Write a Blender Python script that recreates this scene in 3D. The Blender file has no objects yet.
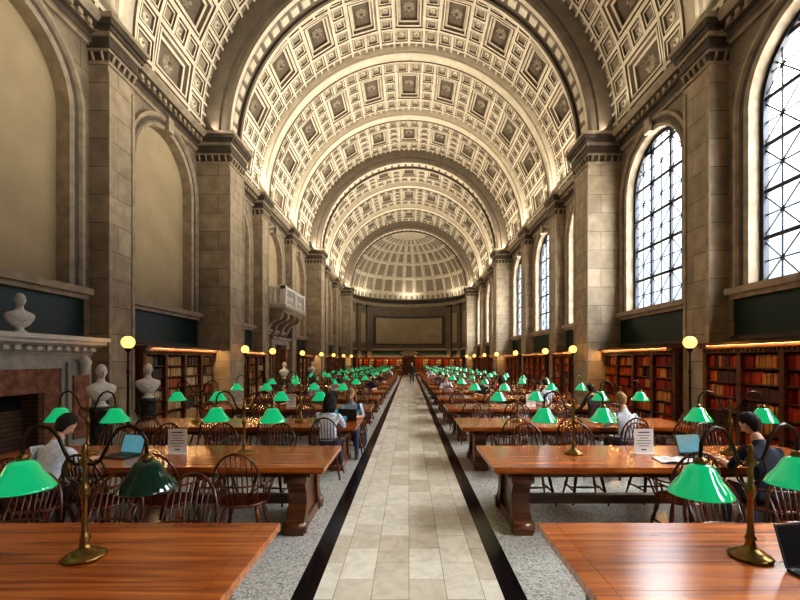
import bpy, math, random
from math import sin, cos, pi, radians, sqrt
from mathutils import Vector, Matrix
random.seed(7)
scene = bpy.context.scene
COL = scene.collection

# ------------------------------------------------------------------ materials
def new_mat(name):
    m = bpy.data.materials.new(name); m.use_nodes = True
    nt = m.node_tree
    b = nt.nodes['Principled BSDF']
    return m, nt, b

def N(nt, typ, **kw):
    n = nt.nodes.new(typ)
    for k, v in kw.items():
        setattr(n, k, v)
    return n

def simple(name, col, rough=0.5, metal=0.0, var=0.15, scale=8.0, emit=None, estr=0.0, bump=0.0, coat=0.0):
    m, nt, b = new_mat(name)
    tc = N(nt, 'ShaderNodeTexCoord')
    no = N(nt, 'ShaderNodeTexNoise'); no.inputs['Scale'].default_value = scale; no.inputs['Detail'].default_value = 4
    nt.links.new(tc.outputs['Object'], no.inputs['Vector'])
    r = N(nt, 'ShaderNodeValToRGB')
    r.color_ramp.elements[0].position = 0.3; r.color_ramp.elements[1].position = 0.7
    r.color_ramp.elements[0].color = (*[c*(1-var) for c in col], 1)
    r.color_ramp.elements[1].color = (*[min(1, c*(1+var)) for c in col], 1)
    nt.links.new(no.outputs['Fac'], r.inputs['Fac'])
    nt.links.new(r.outputs['Color'], b.inputs['Base Color'])
    b.inputs['Roughness'].default_value = rough
    b.inputs['Metallic'].default_value = metal
    if coat: b.inputs['Coat Weight'].default_value = coat
    if emit:
        b.inputs['Emission Color'].default_value = (*emit, 1)
        b.inputs['Emission Strength'].default_value = estr
    if bump:
        bp = N(nt, 'ShaderNodeBump'); bp.inputs['Strength'].default_value = bump
        nt.links.new(no.outputs['Fac'], bp.inputs['Height']); nt.links.new(bp.outputs['Normal'], b.inputs['Normal'])
    return m

def stone(name, c1, c2, cm, bw=1.1, bh=0.55, rough=0.6):
    m, nt, b = new_mat(name)
    g = N(nt, 'ShaderNodeNewGeometry')
    s = N(nt, 'ShaderNodeSeparateXYZ'); nt.links.new(g.outputs['Position'], s.inputs[0])
    a = N(nt, 'ShaderNodeMath', operation='ADD'); nt.links.new(s.outputs[0], a.inputs[0]); nt.links.new(s.outputs[1], a.inputs[1])
    c = N(nt, 'ShaderNodeCombineXYZ'); nt.links.new(a.outputs[0], c.inputs[0]); nt.links.new(s.outputs[2], c.inputs[1])
    br = N(nt, 'ShaderNodeTexBrick')
    br.inputs['Color1'].default_value = (*c1, 1); br.inputs['Color2'].default_value = (*c2, 1); br.inputs['Mortar'].default_value = (*cm, 1)
    br.inputs['Scale'].default_value = 1; br.inputs['Mortar Size'].default_value = 0.008
    br.inputs['Brick Width'].default_value = bw; br.inputs['Row Height'].default_value = bh
    nt.links.new(c.outputs[0], br.inputs['Vector'])
    no = N(nt, 'ShaderNodeTexNoise'); no.inputs['Scale'].default_value = 3; no.inputs['Detail'].default_value = 6
    nt.links.new(g.outputs['Position'], no.inputs['Vector'])
    mx = N(nt, 'ShaderNodeMixRGB', blend_type='MULTIPLY'); mx.inputs[0].default_value = 0.7
    r = N(nt, 'ShaderNodeValToRGB'); r.color_ramp.elements[0].position = .3; r.color_ramp.elements[1].position = .7
    r.color_ramp.elements[0].color = (.5, .47, .43, 1); r.color_ramp.elements[1].color = (1, 1, 1, 1)
    nt.links.new(no.outputs['Fac'], r.inputs['Fac'])
    nt.links.new(br.outputs['Color'], mx.inputs[1]); nt.links.new(r.outputs['Color'], mx.inputs[2])
    nt.links.new(mx.outputs[0], b.inputs['Base Color'])
    b.inputs['Roughness'].default_value = rough
    bp = N(nt, 'ShaderNodeBump'); bp.inputs['Strength'].default_value = .25; bp.inputs['Distance'].default_value = .02
    nt.links.new(br.outputs['Fac'], bp.inputs['Height']); bp.invert = True
    nt.links.new(bp.outputs['Normal'], b.inputs['Normal'])
    return m

def wood(name, dark, light, rough=0.3, scale=(0.7, 14, 6), coat=0.3):
    m, nt, b = new_mat(name)
    tc = N(nt, 'ShaderNodeTexCoord')
    mp = N(nt, 'ShaderNodeMapping'); mp.inputs['Scale'].default_value = scale
    nt.links.new(tc.outputs['Object'], mp.inputs['Vector'])
    no = N(nt, 'ShaderNodeTexNoise'); no.inputs['Scale'].default_value = 1.6; no.inputs['Detail'].default_value = 8; no.inputs['Distortion'].default_value = .6
    nt.links.new(mp.outputs[0], no.inputs['Vector'])
    r = N(nt, 'ShaderNodeValToRGB')
    r.color_ramp.elements[0].position = .35; r.color_ramp.elements[1].position = .68
    r.color_ramp.elements[0].color = (*dark, 1); r.color_ramp.elements[1].color = (*light, 1)
    nt.links.new(no.outputs['Fac'], r.inputs['Fac'])
    nt.links.new(r.outputs['Color'], b.inputs['Base Color'])
    b.inputs['Roughness'].default_value = rough
    b.inputs['Coat Weight'].default_value = coat; b.inputs['Coat Roughness'].default_value = .2
    bp = N(nt, 'ShaderNodeBump'); bp.inputs['Strength'].default_value = .08
    nt.links.new(no.outputs['Fac'], bp.inputs['Height']); nt.links.new(bp.outputs['Normal'], b.inputs['Normal'])
    return m

M = {}
M['stone'] = stone('limestone_blocks', (.36, .295, .215), (.28, .23, .17), (.10, .08, .06))
M['stone_l'] = stone('limestone_pilaster', (.50, .41, .30), (.37, .305, .225), (.12, .10, .075), 1.6, .62)
M['trim'] = simple('limestone_moulding', (.36, .295, .215), .6, var=.25, scale=4)
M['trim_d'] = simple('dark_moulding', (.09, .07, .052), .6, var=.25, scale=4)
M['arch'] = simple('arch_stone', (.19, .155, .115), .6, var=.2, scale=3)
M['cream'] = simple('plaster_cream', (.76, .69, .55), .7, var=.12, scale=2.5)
M['cream_s'] = simple('plaster_coffer_side_shade', (.18, .145, .105), .8, var=.15)  # cream plaster darkened: recess shadow painted into the coffer step walls
M['cream_f'] = simple('plaster_coffer_floor_shade', (.37, .315, .235), .8, var=.15)  # mid tone with coffer shade put into the colour of the recess floors
M['blind'] = simple('olive_plaster', (.41, .33, .21), .75, var=.1, scale=1.2)
M['green'] = simple('green_wall_panel', (.004, .026, .022), .35, var=.25, scale=3)
M['table'] = wood('table_oak', (.25, .055, .009), (.56, .165, .028), .2, coat=.5)
M['table_leg'] = wood('carved_oak', (.06, .02, .007), (.17, .055, .016), .35)
M['chair'] = wood('chair_mahogany', (.045, .010, .005), (.16, .038, .014), .22, (6, 6, 2))
M['shelfw'] = wood('bookcase_mahogany', (.05, .015, .006), (.15, .045, .018), .35, (3, 3, 8))
M['brass'] = simple('aged_brass', (.24, .15, .055), .3, 1.0, .2, 20)
M['bronze'] = simple('dark_bronze', (.04, .03, .02), .35, .8, .2, 20)
M['shade'] = simple('green_glass_lit', (.0, .18, .08), .06, 0, .1, 5, (.0, .58, .22), .42, coat=1)
M['shade_off'] = simple('green_glass_unlit', (.002, .03, .018), .1, 0, .1, 5, coat=.8)
M['bulb'] = simple('bulb', (.9, .9, .7), .4, 0, 0, 5, (1, .85, .5), 8)
M['globe'] = simple('opal_globe', (.3, .2, .08), .4, 0, 0, 5, (1, .46, .09), 2.6)
M['marble'] = simple('white_marble', (.68, .66, .62), .35, 0, .12, 9)
M['marble_g'] = simple('grey_marble_mantel', (.40, .38, .34), .35, 0, .2, 5)
M['pink'] = simple('red_marble', (.28, .125, .085), .25, 0, .45, 7)
M['firebrick'] = stone('firebrick', (.22, .12, .07), (.13, .07, .045), (.03, .02, .02), .24, .08)
M['soot'] = simple('soot', (.012, .01, .01), .9)
M['ped'] = simple('dark_pedestal_marble', (.03, .03, .028), .25, 0, .5, 12)
M['iron'] = simple('window_iron', (.010, .014, .03), .5)
M['black'] = simple('black_marble', (.006, .006, .008), .18, 0, .4, 20)
M['paper'] = simple('paper', (.82, .82, .84), .6, 0, .02)
M['ink'] = simple('ink', (.08, .08, .1), .6)
M['lap'] = simple('laptop_shell', (.05, .052, .06), .35, .4, .05)
M['lapk'] = simple('laptop_keys', (.01, .01, .012), .4)
M['screen'] = simple('laptop_screen_lit', (.05, .12, .16), .2, 0, .3, 6, (.12, .40, .5), .35)
M['screen_d'] = simple('laptop_screen_dark', (.01, .012, .016), .1)
M['skin'] = simple('skin', (.62, .38, .27), .5, 0, .06)
M['eye'] = simple('eye', (.02, .015, .01), .2)
M['lip'] = simple('lips', (.45, .17, .14), .4)
for k, c in dict(hair_black=(.012, .009, .008), hair_brown=(.05, .025, .012), hair_blond=(.32, .2, .09), sh_white=(.60, .66, .76), sh_blue=(.36, .52, .70),
                 sh_navy=(.012, .018, .045), sh_dark=(.02, .02, .022), sh_red=(.4, .05, .04), jeans=(.04, .06, .12), pants_d=(.02, .02, .025), shoe=(.03, .03, .03)).items():
    M[k] = simple(k, c, .8, 0, .2, 30, bump=.1)
BOOKR = [simple('book_red_%d' % i, c, .5, var=.15) for i, c in enumerate([(.55, .065, .015), (.40, .03, .012), (.66, .17, .025), (.28, .03, .015), (.58, .26, .07), (.12, .04, .03)])]
BOOKB = [simple('book_tan_%d' % i, c, .5, var=.15) for i, c in enumerate([(.52, .35, .16), (.36, .21, .09), (.62, .50, .30), (.20, .10, .05), (.40, .11, .04), (.08, .08, .07)])]

def floor_mats():
    m, nt, b = new_mat('terrazzo')
    g = N(nt, 'ShaderNodeNewGeometry')
    v = N(nt, 'ShaderNodeTexVoronoi'); v.inputs['Scale'].default_value = 70
    nt.links.new(g.outputs['Position'], v.inputs['Vector'])
    r = N(nt, 'ShaderNodeValToRGB')
    e = r.color_ramp.elements
    e[0].position = 0; e[0].color = (.18, .19, .19, 1); e[1].position = 1; e[1].color = (.64, .64, .60, 1)
    k = e.new(.25); k.color = (.40, .41, .40, 1)
    k = e.new(.7); k.color = (.52, .52, .49, 1)
    s = N(nt, 'ShaderNodeSeparateXYZ'); nt.links.new(v.outputs['Color'], s.inputs[0])
    nt.links.new(s.outputs[0], r.inputs['Fac']); nt.links.new(r.outputs['Color'], b.inputs['Base Color'])
    b.inputs['Roughness'].default_value = .2
    M['terrazzo'] = m
    m, nt, b = new_mat('aisle_marble_tiles')
    g = N(nt, 'ShaderNodeNewGeometry')
    s = N(nt, 'ShaderNodeSeparateXYZ'); nt.links.new(g.outputs['Position'], s.inputs[0])
    c = N(nt, 'ShaderNodeCombineXYZ'); nt.links.new(s.outputs[1], c.inputs[0])
    ad = N(nt, 'ShaderNodeMath', operation='ADD'); ad.inputs[1].default_value = 7.6
    nt.links.new(s.outputs[0], ad.inputs[0]); nt.links.new(ad.outputs[0], c.inputs[1])
    br = N(nt, 'ShaderNodeTexBrick')
    br.inputs['Color1'].default_value = (.76, .74, .66, 1); br.inputs['Color2'].default_value = (.50, .44, .34, 1); br.inputs['Mortar'].default_value = (.34, .31, .26, 1)
    br.inputs['Scale'].default_value = 1; br.inputs['Mortar Size'].default_value = .0035; br.inputs['Bias'].default_value = -.3
    br.inputs['Brick Width'].default_value = .62; br.inputs['Row Height'].default_value = .304
    nt.links.new(c.outputs[0], br.inputs['Vector'])
    no = N(nt, 'ShaderNodeTexNoise'); no.inputs['Scale'].default_value = 6; no.inputs['Detail'].default_value = 10; no.inputs['Distortion'].default_value = 1.2
    nt.links.new(g.outputs['Position'], no.inputs['Vector'])
    r = N(nt, 'ShaderNodeValToRGB'); r.color_ramp.elements[0].position = .3; r.color_ramp.elements[1].position = .62
    r.color_ramp.elements[0].color = (.72, .71, .68, 1); r.color_ramp.elements[1].color = (1, 1, 1, 1)
    nt.links.new(no.outputs['Fac'], r.inputs['Fac'])
    mx = N(nt, 'ShaderNodeMixRGB', blend_type='MULTIPLY'); mx.inputs[0].default_value = .7
    nt.links.new(br.outputs['Color'], mx.inputs[1]); nt.links.new(r.outputs['Color'], mx.inputs[2])
    nt.links.new(mx.outputs[0], b.inputs['Base Color']); b.inputs['Roughness'].default_value = .18
    M['tile'] = m
floor_mats()
def glass_mat():
    m, nt, b = new_mat('window_glass')
    nt.nodes.remove(b)
    t = N(nt, 'ShaderNodeBsdfTransparent'); t.inputs[0].default_value = (.93, .97, 1, 1)
    gl = N(nt, 'ShaderNodeBsdfGlossy'); gl.inputs['Roughness'].default_value = .05
    mx = N(nt, 'ShaderNodeMixShader'); mx.inputs[0].default_value = .04
    nt.links.new(t.outputs[0], mx.inputs[1]); nt.links.new(gl.outputs[0], mx.inputs[2])
    nt.links.new(mx.outputs[0], nt.nodes['Material Output'].inputs[0])
    M['glass'] = m
glass_mat()

# ------------------------------------------------------------------ mesh builder
class MB:
    def __init__(s, mats):
        s.v = []; s.f = []; s.m = []; s.sm = []; s.keys = mats
    def mi(s, k): return s.keys.index(k)
    def add(s, vs, fs, k, smooth=False, mat=None):
        o = len(s.v)
        if mat is not None: vs = [mat @ Vector(p) for p in vs]
        s.v += [tuple(p) for p in vs]
        i = s.mi(k)
        for f in fs:
            s.f.append([a+o for a in f]); s.m.append(i); s.sm.append(smooth)
    def box(s, x0, x1, y0, y1, z0, z1, k, mat=None):
        s.add([(x0, y0, z0), (x1, y0, z0), (x1, y1, z0), (x0, y1, z0), (x0, y0, z1), (x1, y0, z1), (x1, y1, z1), (x0, y1, z1)],
              [(0, 3, 2, 1), (4, 5, 6, 7), (0, 1, 5, 4), (1, 2, 6, 5), (2, 3, 7, 6), (3, 0, 4, 7)], k, False, mat)
    def lathe(s, prof, c, k, n=16, sx=1, sy=1, cap=True, mat=None):
        vs = []; fs = []
        for q in prof:
            r, z = q[0], q[-1]; ry = q[1] if len(q) == 3 else r
            for i in range(n):
                a = 2*pi*i/n
                vs.append((c[0]+r*cos(a)*sx, c[1]+ry*sin(a)*sy, c[2]+z))
        for j in range(len(prof)-1):
            for i in range(n):
                fs.append((j*n+i, j*n+(i+1) % n, (j+1)*n+(i+1) % n, (j+1)*n+i))
        if cap:
            fs.append(tuple(range(n-1, -1, -1))); fs.append(tuple((len(prof)-1)*n+i for i in range(n)))
        s.add(vs, fs, k, True, mat)
    def tube(s, path, rad, k, n=6, mat=None, flat=1.0):
        P = [Vector(p) for p in path]
        if not isinstance(rad, (list, tuple)): rad = [rad]*len(P)
        vs = []; fs = []; up = None
        for i, p in enumerate(P):
            t = (P[min(i+1, len(P)-1)]-P[max(i-1, 0)]).normalized()
            if up is None:
                up = Vector((0, 0, 1)) if abs(t.z) < .9 else Vector((0, 1, 0))
            a = t.cross(up).normalized(); b = a.cross(t).normalized(); up = b
            for j in range(n):
                q = 2*pi*j/n
                vs.append(p+a*cos(q)*rad[i]+b*sin(q)*rad[i]*flat)
        for i in range(len(P)-1):
            for j in range(n):
                fs.append((i*n+j, i*n+(j+1) % n, (i+1)*n+(j+1) % n, (i+1)*n+j))
        fs.append(tuple(range(n-1, -1, -1))); fs.append(tuple((len(P)-1)*n+j for j in range(n)))
        s.add(vs, fs, k, True, mat)
    def sphere(s, c, r, k, n=14, m=9, mat=None, fn=None):
        if not isinstance(r, (tuple, list)): r = (r, r, r)
        vs = []; fs = []
        for j in range(m+1):
            ph = pi*j/m
            for i in range(n):
                a = 2*pi*i/n
                d = (sin(ph)*cos(a), sin(ph)*sin(a), cos(ph))
                if fn: d = fn(d)
                vs.append((c[0]+r[0]*d[0], c[1]+r[1]*d[1], c[2]+r[2]*d[2]))
        for j in range(m):
            for i in range(n):
                fs.append((j*n+i, (j+1)*n+i, (j+1)*n+(i+1) % n, j*n+(i+1) % n))
        s.add(vs, fs, k, True, mat)
    def prism(s, pts, fn, a, b, k, mat=None):
        n = len(pts)
        vs = [fn(p, a) for p in pts]+[fn(p, b) for p in pts]
        fs = [tuple(range(n-1, -1, -1)), tuple(range(n, 2*n))]+[(i, (i+1) % n, n+(i+1) % n, n+i) for i in range(n)]
        s.add(vs, fs, k, False, mat)
    def grid(s, rows, k, smooth=False, closed=False):
        n = len(rows[0]); vs = [p for r in rows for p in r]; fs = []
        for i in range(len(rows)-1):
            for j in range(n if closed else n-1):
                fs.append((i*n+j, i*n+(j+1) % n, (i+1)*n+(j+1) % n, (i+1)*n+j))
        s.add(vs, fs, k, smooth)
    def mesh(s, name):
        me = bpy.data.meshes.new(name)
        me.from_pydata(s.v, [], s.f)
        for k in s.keys: me.materials.append(k if not isinstance(k, str) else M[k])
        me.polygons.foreach_set('material_index', s.m)
        me.polygons.foreach_set('use_smooth', s.sm)
        me.update()
        return me

def put(name, me, loc=(0, 0, 0), rz=0, parent=None, scale=None):
    o = bpy.data.objects.new(name, me); COL.objects.link(o)
    o.location = loc; o.rotation_euler = (0, 0, rz)
    if scale: o.scale = scale
    if parent: o.parent = parent
    return o

# ------------------------------------------------------------------ dimensions
WX = 7.1; ZS = 9.4; RM = 6.0; RV = 6.8; YB = -5.0; YE = 48.0
SILL = 3.45; SPR = 7.1; WR = 1.42
BAYS = [YB+5*i for i in range(10)]

# ---- floor
b = MB(['tile', 'black', 'terrazzo'])
def fq(x0, x1, y0, y1, k): b.add([(x0, y0, 0), (x1, y0, 0), (x1, y1, 0), (x0, y1, 0)], [(0, 1, 2, 3)], k)
fq(-.76, .76, YB-.3, 56, 'tile')
for sg in (-1, 1):
    xs = sorted((sg*.76, sg*.94)); fq(xs[0], xs[1], YB-.3, 56, 'black')
    xs = sorted((sg*.94, sg*7.6)); fq(xs[0], xs[1], YB-.3, 56, 'terrazzo')
put('floor', b.mesh('floor'))

# ---- walls with arches
def arch_pts(r, n=24): return [(-r*cos(pi*i/n), r*sin(pi*i/n)) for i in range(n+1)]
def wall(side, name):
    b = MB(['stone', 'blind', 'trim', 'green', 'trim_d'])
    X = side*WX; ztop = 9.7
    dep = .34 if side > 0 else .22
    XR = side*(WX+dep)
    def q(y0, z0, y1, z1, z0b=None):
        b.add([(X, y0, z0), (X, y1, z0 if z0b is None else z0b), (X, y1, z1), (X, y0, z1)], [(0, 1, 2, 3)], 'stone')
    for y0 in BAYS:
        y1 = y0+5; cy = y0+2.5
        q(y0, 0, cy-WR, ztop); q(cy+WR, 0, y1, ztop); q(cy-WR, 0, cy+WR, SILL)
        ap = arch_pts(WR)
        for (a, za), (c, zc) in zip(ap[:-1], ap[1:]):
            q(cy+a, SPR+za, cy+c, ztop, SPR+zc)
        outline = [(cy-WR, SILL)]+[(cy+a, SPR+z) for a, z in ap]+[(cy+WR, SILL)]
        for (a, za), (c, zc) in zip(outline, outline[1:]+outline[:1]):
            b.add([(X, a, za), (X, c, zc), (XR, c, zc), (XR, a, za)], [(0, 1, 2, 3)], 'trim')
        if side < 0:
            b.add([(XR, y, z) for y, z in outline], [tuple(range(len(outline)))], 'blind')
        def asweep(prof, k):
            rows = []
            for p in [(-1, 0)]+[(None, i) for i in range(25)]+[(1, 0)]:
                row = []
                for r, d in prof:
                    x = side*(WX-d)
                    if p[0] is None:
                        a = pi*p[1]/24; row.append((x, cy-r*cos(a), SPR+r*sin(a)))
                    else: row.append((x, cy+p[0]*r, SILL))
                rows.append(row)
            b.grid(rows, k)
        asweep([(1.42, 0), (1.42, .06), (1.50, .10), (1.54, .06), (1.66, .06), (1.70, .12), (1.78, .12), (1.80, 0)], 'trim')
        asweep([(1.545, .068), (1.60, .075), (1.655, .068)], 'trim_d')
        b.box(*sorted((side*(WX-.2), side*WX)), cy-.14, cy+.14, SPR+1.40, SPR+1.80, 'trim')
        b.box(*sorted((side*(WX-.22), side*(WX+.1))), cy-1.9, cy+1.9, SILL-.14, SILL, 'trim')
        b.box(*sorted((side*(WX-.14), side*(WX))), cy-1.85, cy+1.85, SILL-.24, SILL-.14, 'trim')
        b.box(*sorted((side*(WX-.03), side*WX)), cy-1.85, cy+1.85, 2.42, SILL-.24, 'green')
        b.box(*sorted((side*(WX-.07), side*WX)), cy-1.9, cy+1.9, 2.34, 2.42, 'trim_d')
    q(45, 0, YE, ztop)
    b.box(*sorted((side*6.68, side*7.2)), YE-.02, YE+.2, 0, 9.6, 'trim')
    put(name, b.mesh(name))
wall(-1, 'wall_left'); wall(1, 'wall_right')
b = MB(['stone', 'trim'])
b.box(-WX-.3, WX+.3, YB-.3, YB, 0, ZS+RV+.5, 'stone')
put('wall_back', b.mesh('wall_back'))

# ---- cornice (entablature)
for side, nm in ((-1, 'trim_1'), (1, 'trim_2')):
    b = MB(['trim', 'trim_d'])
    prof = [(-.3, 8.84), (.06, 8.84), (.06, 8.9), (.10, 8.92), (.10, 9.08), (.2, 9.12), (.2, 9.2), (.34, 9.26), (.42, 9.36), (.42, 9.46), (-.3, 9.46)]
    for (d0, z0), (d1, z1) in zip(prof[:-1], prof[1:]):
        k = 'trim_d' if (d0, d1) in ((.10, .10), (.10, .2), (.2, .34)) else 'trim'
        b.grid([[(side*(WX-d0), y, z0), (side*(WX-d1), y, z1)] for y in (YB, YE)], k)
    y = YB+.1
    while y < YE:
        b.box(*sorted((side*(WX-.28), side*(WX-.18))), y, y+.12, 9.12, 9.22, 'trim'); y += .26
    put(nm, b.mesh(nm))

# ---- pilasters
def pilaster(p, hw, name, k='stone_l'):
    b = MB([k, 'trim', 'trim_d'])
    def st(z0, z1, e, kk): b.box(-.05, p+e, -hw-e, hw+e, z0, z1, kk)
    st(0, .45, .09, 'trim'); st(.45, .55, .06, 'trim'); st(.55, .62, .03, 'trim')
    st(.62, 8.45, 0, k)
    b.box(p, p+.025, -hw+.0, -hw+.10, .7, 8.3, 'trim'); b.box(p, p+.025, hw-.10, hw, .7, 8.3, 'trim')
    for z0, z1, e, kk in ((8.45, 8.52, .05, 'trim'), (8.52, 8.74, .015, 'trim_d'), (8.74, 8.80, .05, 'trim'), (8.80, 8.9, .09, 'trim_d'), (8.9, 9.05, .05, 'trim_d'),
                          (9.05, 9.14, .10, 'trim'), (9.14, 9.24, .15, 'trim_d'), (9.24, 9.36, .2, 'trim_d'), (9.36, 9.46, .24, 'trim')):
        st(z0, z1, e, kk)
    n = max(3, int(hw*2/.18))
    for i in range(n):
        y = -hw+hw*2*(i+.5)/n
        b.tube([(p+.0, y, 8.53), (p+.05, y, 8.62), (p+.075, y, 8.7), (p+.04, y, 8.73)], [.03, .035, .03, .015], 'trim', 6)
    m = max(2, int(p/.2))
    for sg in (-1, 1):
        for i in range(m):
            x = p*(i+.5)/m
            b.tube([(x, sg*(hw), 8.53), (x, sg*(hw+.05), 8.62), (x, sg*(hw+.075), 8.7), (x, sg*(hw+.04), 8.73)], [.03, .035, .03, .015], 'trim', 6)
    return b.mesh(name)
PM = pilaster(1.1, .62, 'pilaster_major'); PN = pilaster(.42, .45, 'pilaster_minor')
for yb in range(0, 46, 5):
    me = PM if yb % 15 == 0 else PN
    put('pilaster', me, (-WX, yb, 0), 0); put('pilaster', me, (WX, yb, 0), pi)

# ---- vault
def panel(b, P, u0, u1, v0, v1, steps, ks, kf):
    ins = 0; dep = 0
    rings = [((u0, v0, u1, v1), 0)]; mats_ = []
    for di, dd in steps:
        ins += di; dep += dd
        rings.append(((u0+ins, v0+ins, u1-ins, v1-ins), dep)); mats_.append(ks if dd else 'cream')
    R = []
    for (a, c, e, f), d in rings: R.append([P(a, c, d), P(e, c, d), P(e, f, d), P(a, f, d)])
    for i, k in enumerate(mats_):
        b.add(R[i]+R[i+1], [(j, (j+1) % 4, 4+(j+1) % 4, 4+j) for j in range(4)], k)
    b.add(R[-1], [(0, 1, 2, 3)], kf)
    return ins, dep
def rosette(b, P, u, v, d, r, k='cream'):
    n = 8; vs = [P(u, v, d-r*.35)]; fs = []
    for i in range(n*2):
        a = pi*i/n; rr = r if i % 2 == 0 else r*.72; hh = .12 if i % 2 == 0 else .02
        vs.append(P(u+rr*cos(a), v+rr*sin(a), d-r*hh))
    for i in range(n*2): fs.append((0, 1+i, 1+(i+1) % (n*2)))
    b.add(vs, fs, k)
    vs = [P(u, v, d-r*.6)]+[P(u+r*.3*cos(2*pi*i/8), v+r*.3*sin(2*pi*i/8), d-r*.3) for i in range(8)]
    b.add(vs, [(0, 1+i, 1+(i+1) % 8) for i in range(8)], 'cream_s')
def coffers(y0, y1, name):
    L = y1-y0
    def P(u, v, d):
        th = u/RV; r = RV+d
        return (r*cos(th), y0+v, ZS+r*sin(th))
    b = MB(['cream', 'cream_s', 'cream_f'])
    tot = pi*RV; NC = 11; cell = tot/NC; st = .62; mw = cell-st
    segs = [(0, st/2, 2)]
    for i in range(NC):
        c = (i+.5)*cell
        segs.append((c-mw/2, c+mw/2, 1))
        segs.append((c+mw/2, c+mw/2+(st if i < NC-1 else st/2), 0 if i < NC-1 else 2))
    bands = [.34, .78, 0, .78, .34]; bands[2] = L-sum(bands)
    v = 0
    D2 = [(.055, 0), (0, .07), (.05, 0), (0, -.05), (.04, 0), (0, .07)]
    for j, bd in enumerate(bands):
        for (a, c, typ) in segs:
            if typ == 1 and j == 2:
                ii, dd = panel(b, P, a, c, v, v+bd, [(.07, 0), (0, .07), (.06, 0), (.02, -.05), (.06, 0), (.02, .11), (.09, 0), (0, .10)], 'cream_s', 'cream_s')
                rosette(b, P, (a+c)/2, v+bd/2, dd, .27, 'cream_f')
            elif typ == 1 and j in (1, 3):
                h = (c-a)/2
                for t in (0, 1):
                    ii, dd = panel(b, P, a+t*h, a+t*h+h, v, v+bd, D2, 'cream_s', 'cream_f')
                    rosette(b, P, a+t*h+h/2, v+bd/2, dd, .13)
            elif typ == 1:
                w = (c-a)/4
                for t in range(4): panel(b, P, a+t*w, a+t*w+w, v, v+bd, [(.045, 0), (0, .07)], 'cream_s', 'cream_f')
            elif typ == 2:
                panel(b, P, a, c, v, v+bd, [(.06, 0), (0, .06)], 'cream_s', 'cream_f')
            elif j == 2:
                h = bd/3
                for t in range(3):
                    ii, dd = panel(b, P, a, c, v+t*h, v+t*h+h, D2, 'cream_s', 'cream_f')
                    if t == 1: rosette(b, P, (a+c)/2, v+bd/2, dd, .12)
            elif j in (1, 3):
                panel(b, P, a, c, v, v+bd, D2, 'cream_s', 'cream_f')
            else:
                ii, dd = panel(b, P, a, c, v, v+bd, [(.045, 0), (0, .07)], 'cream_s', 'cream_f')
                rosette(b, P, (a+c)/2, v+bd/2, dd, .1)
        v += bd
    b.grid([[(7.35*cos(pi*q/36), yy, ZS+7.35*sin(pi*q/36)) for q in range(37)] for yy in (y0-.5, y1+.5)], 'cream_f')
    return b.mesh(name)

def rib(profile, y, name, mats_):
    b = MB(sorted(set(mats_)))
    n = 72
    for i in range(len(profile)-1):
        (ya, ra), (yb, rb) = profile[i], profile[i+1]
        rows = []
        for j in range(n+1):
            a = pi*j/n
            rows.append([(ra*cos(a), ya, ZS+ra*sin(a)), (rb*cos(a), yb, ZS+rb*sin(a))])
        b.grid(rows, mats_[i], True)
    return b
MAJ = [(-.66, 7.05), (-.66, 6.35), (-.60, 6.30), (-.60, 6.12), (-.54, 6.02), (-.40, 6.0), (-.34, 6.04), (-.34, 6.14), (.34, 6.14), (.34, 6.04), (.40, 6.0), (.54, 6.02), (.60, 6.12), (.60, 6.3), (.66, 6.35), (.66, 7.05)]
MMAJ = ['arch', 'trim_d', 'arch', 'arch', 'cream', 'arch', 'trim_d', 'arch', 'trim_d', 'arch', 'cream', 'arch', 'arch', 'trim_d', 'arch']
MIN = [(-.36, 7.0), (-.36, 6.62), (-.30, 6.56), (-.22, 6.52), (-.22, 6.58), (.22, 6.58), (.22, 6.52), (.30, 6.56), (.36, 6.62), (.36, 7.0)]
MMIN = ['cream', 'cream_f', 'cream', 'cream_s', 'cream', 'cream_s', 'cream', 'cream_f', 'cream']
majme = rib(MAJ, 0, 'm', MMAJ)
for j in range(1, 40):
    a = pi*j/40; r = 6.14
    c = (r*cos(a), 0, ZS+r*sin(a)); t = (-sin(a), 0, cos(a)); nn = (-cos(a), 0, -sin(a))
    vs = []
    for h, s_ in ((0, .17), (.05, .14)):
        for du, dv in ((-1, -1), (1, -1), (1, 1), (-1, 1)):
            vs.append((c[0]+t[0]*du*s_+nn[0]*h, dv*s_, c[2]+t[2]*du*s_+nn[2]*h))
    majme.add(vs, [(0, 1, 5, 4), (1, 2, 6, 5), (2, 3, 7, 6), (3, 0, 4, 7), (4, 5, 6, 7)], 'cream')
majme = majme.mesh('arch_major'); minme = rib(MIN, 0, 'm', MMIN).mesh('arch_minor')
for yb in range(0, 46, 5):
    put('transverse_arch', majme if yb % 15 == 0 else minme, (0, yb, 0))
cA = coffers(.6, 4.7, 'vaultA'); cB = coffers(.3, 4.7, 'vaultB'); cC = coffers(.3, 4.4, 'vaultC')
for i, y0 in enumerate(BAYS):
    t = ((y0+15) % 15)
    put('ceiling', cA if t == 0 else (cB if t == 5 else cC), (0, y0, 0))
b = MB(['cream', 'cream_f'])
b.grid([[(7.3*cos(pi*j/48), y, ZS+7.3*sin(pi*j/48)) for j in range(49)] for y in (44.9, YE+.3)], 'cream', True)
b.grid([[(6.7*cos(pi*j/48), y, ZS+6.7*sin(pi*j/48)) for j in range(49)] for y in (45.5, YE)], 'cream', True)
b.grid([[(r*cos(pi*j/48), YE, ZS+r*sin(pi*j/48)) for j in range(49)] for r in (6.7, 7.4)], 'cream', False)
put('ceiling', b.mesh('ceiling_end'))

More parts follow.
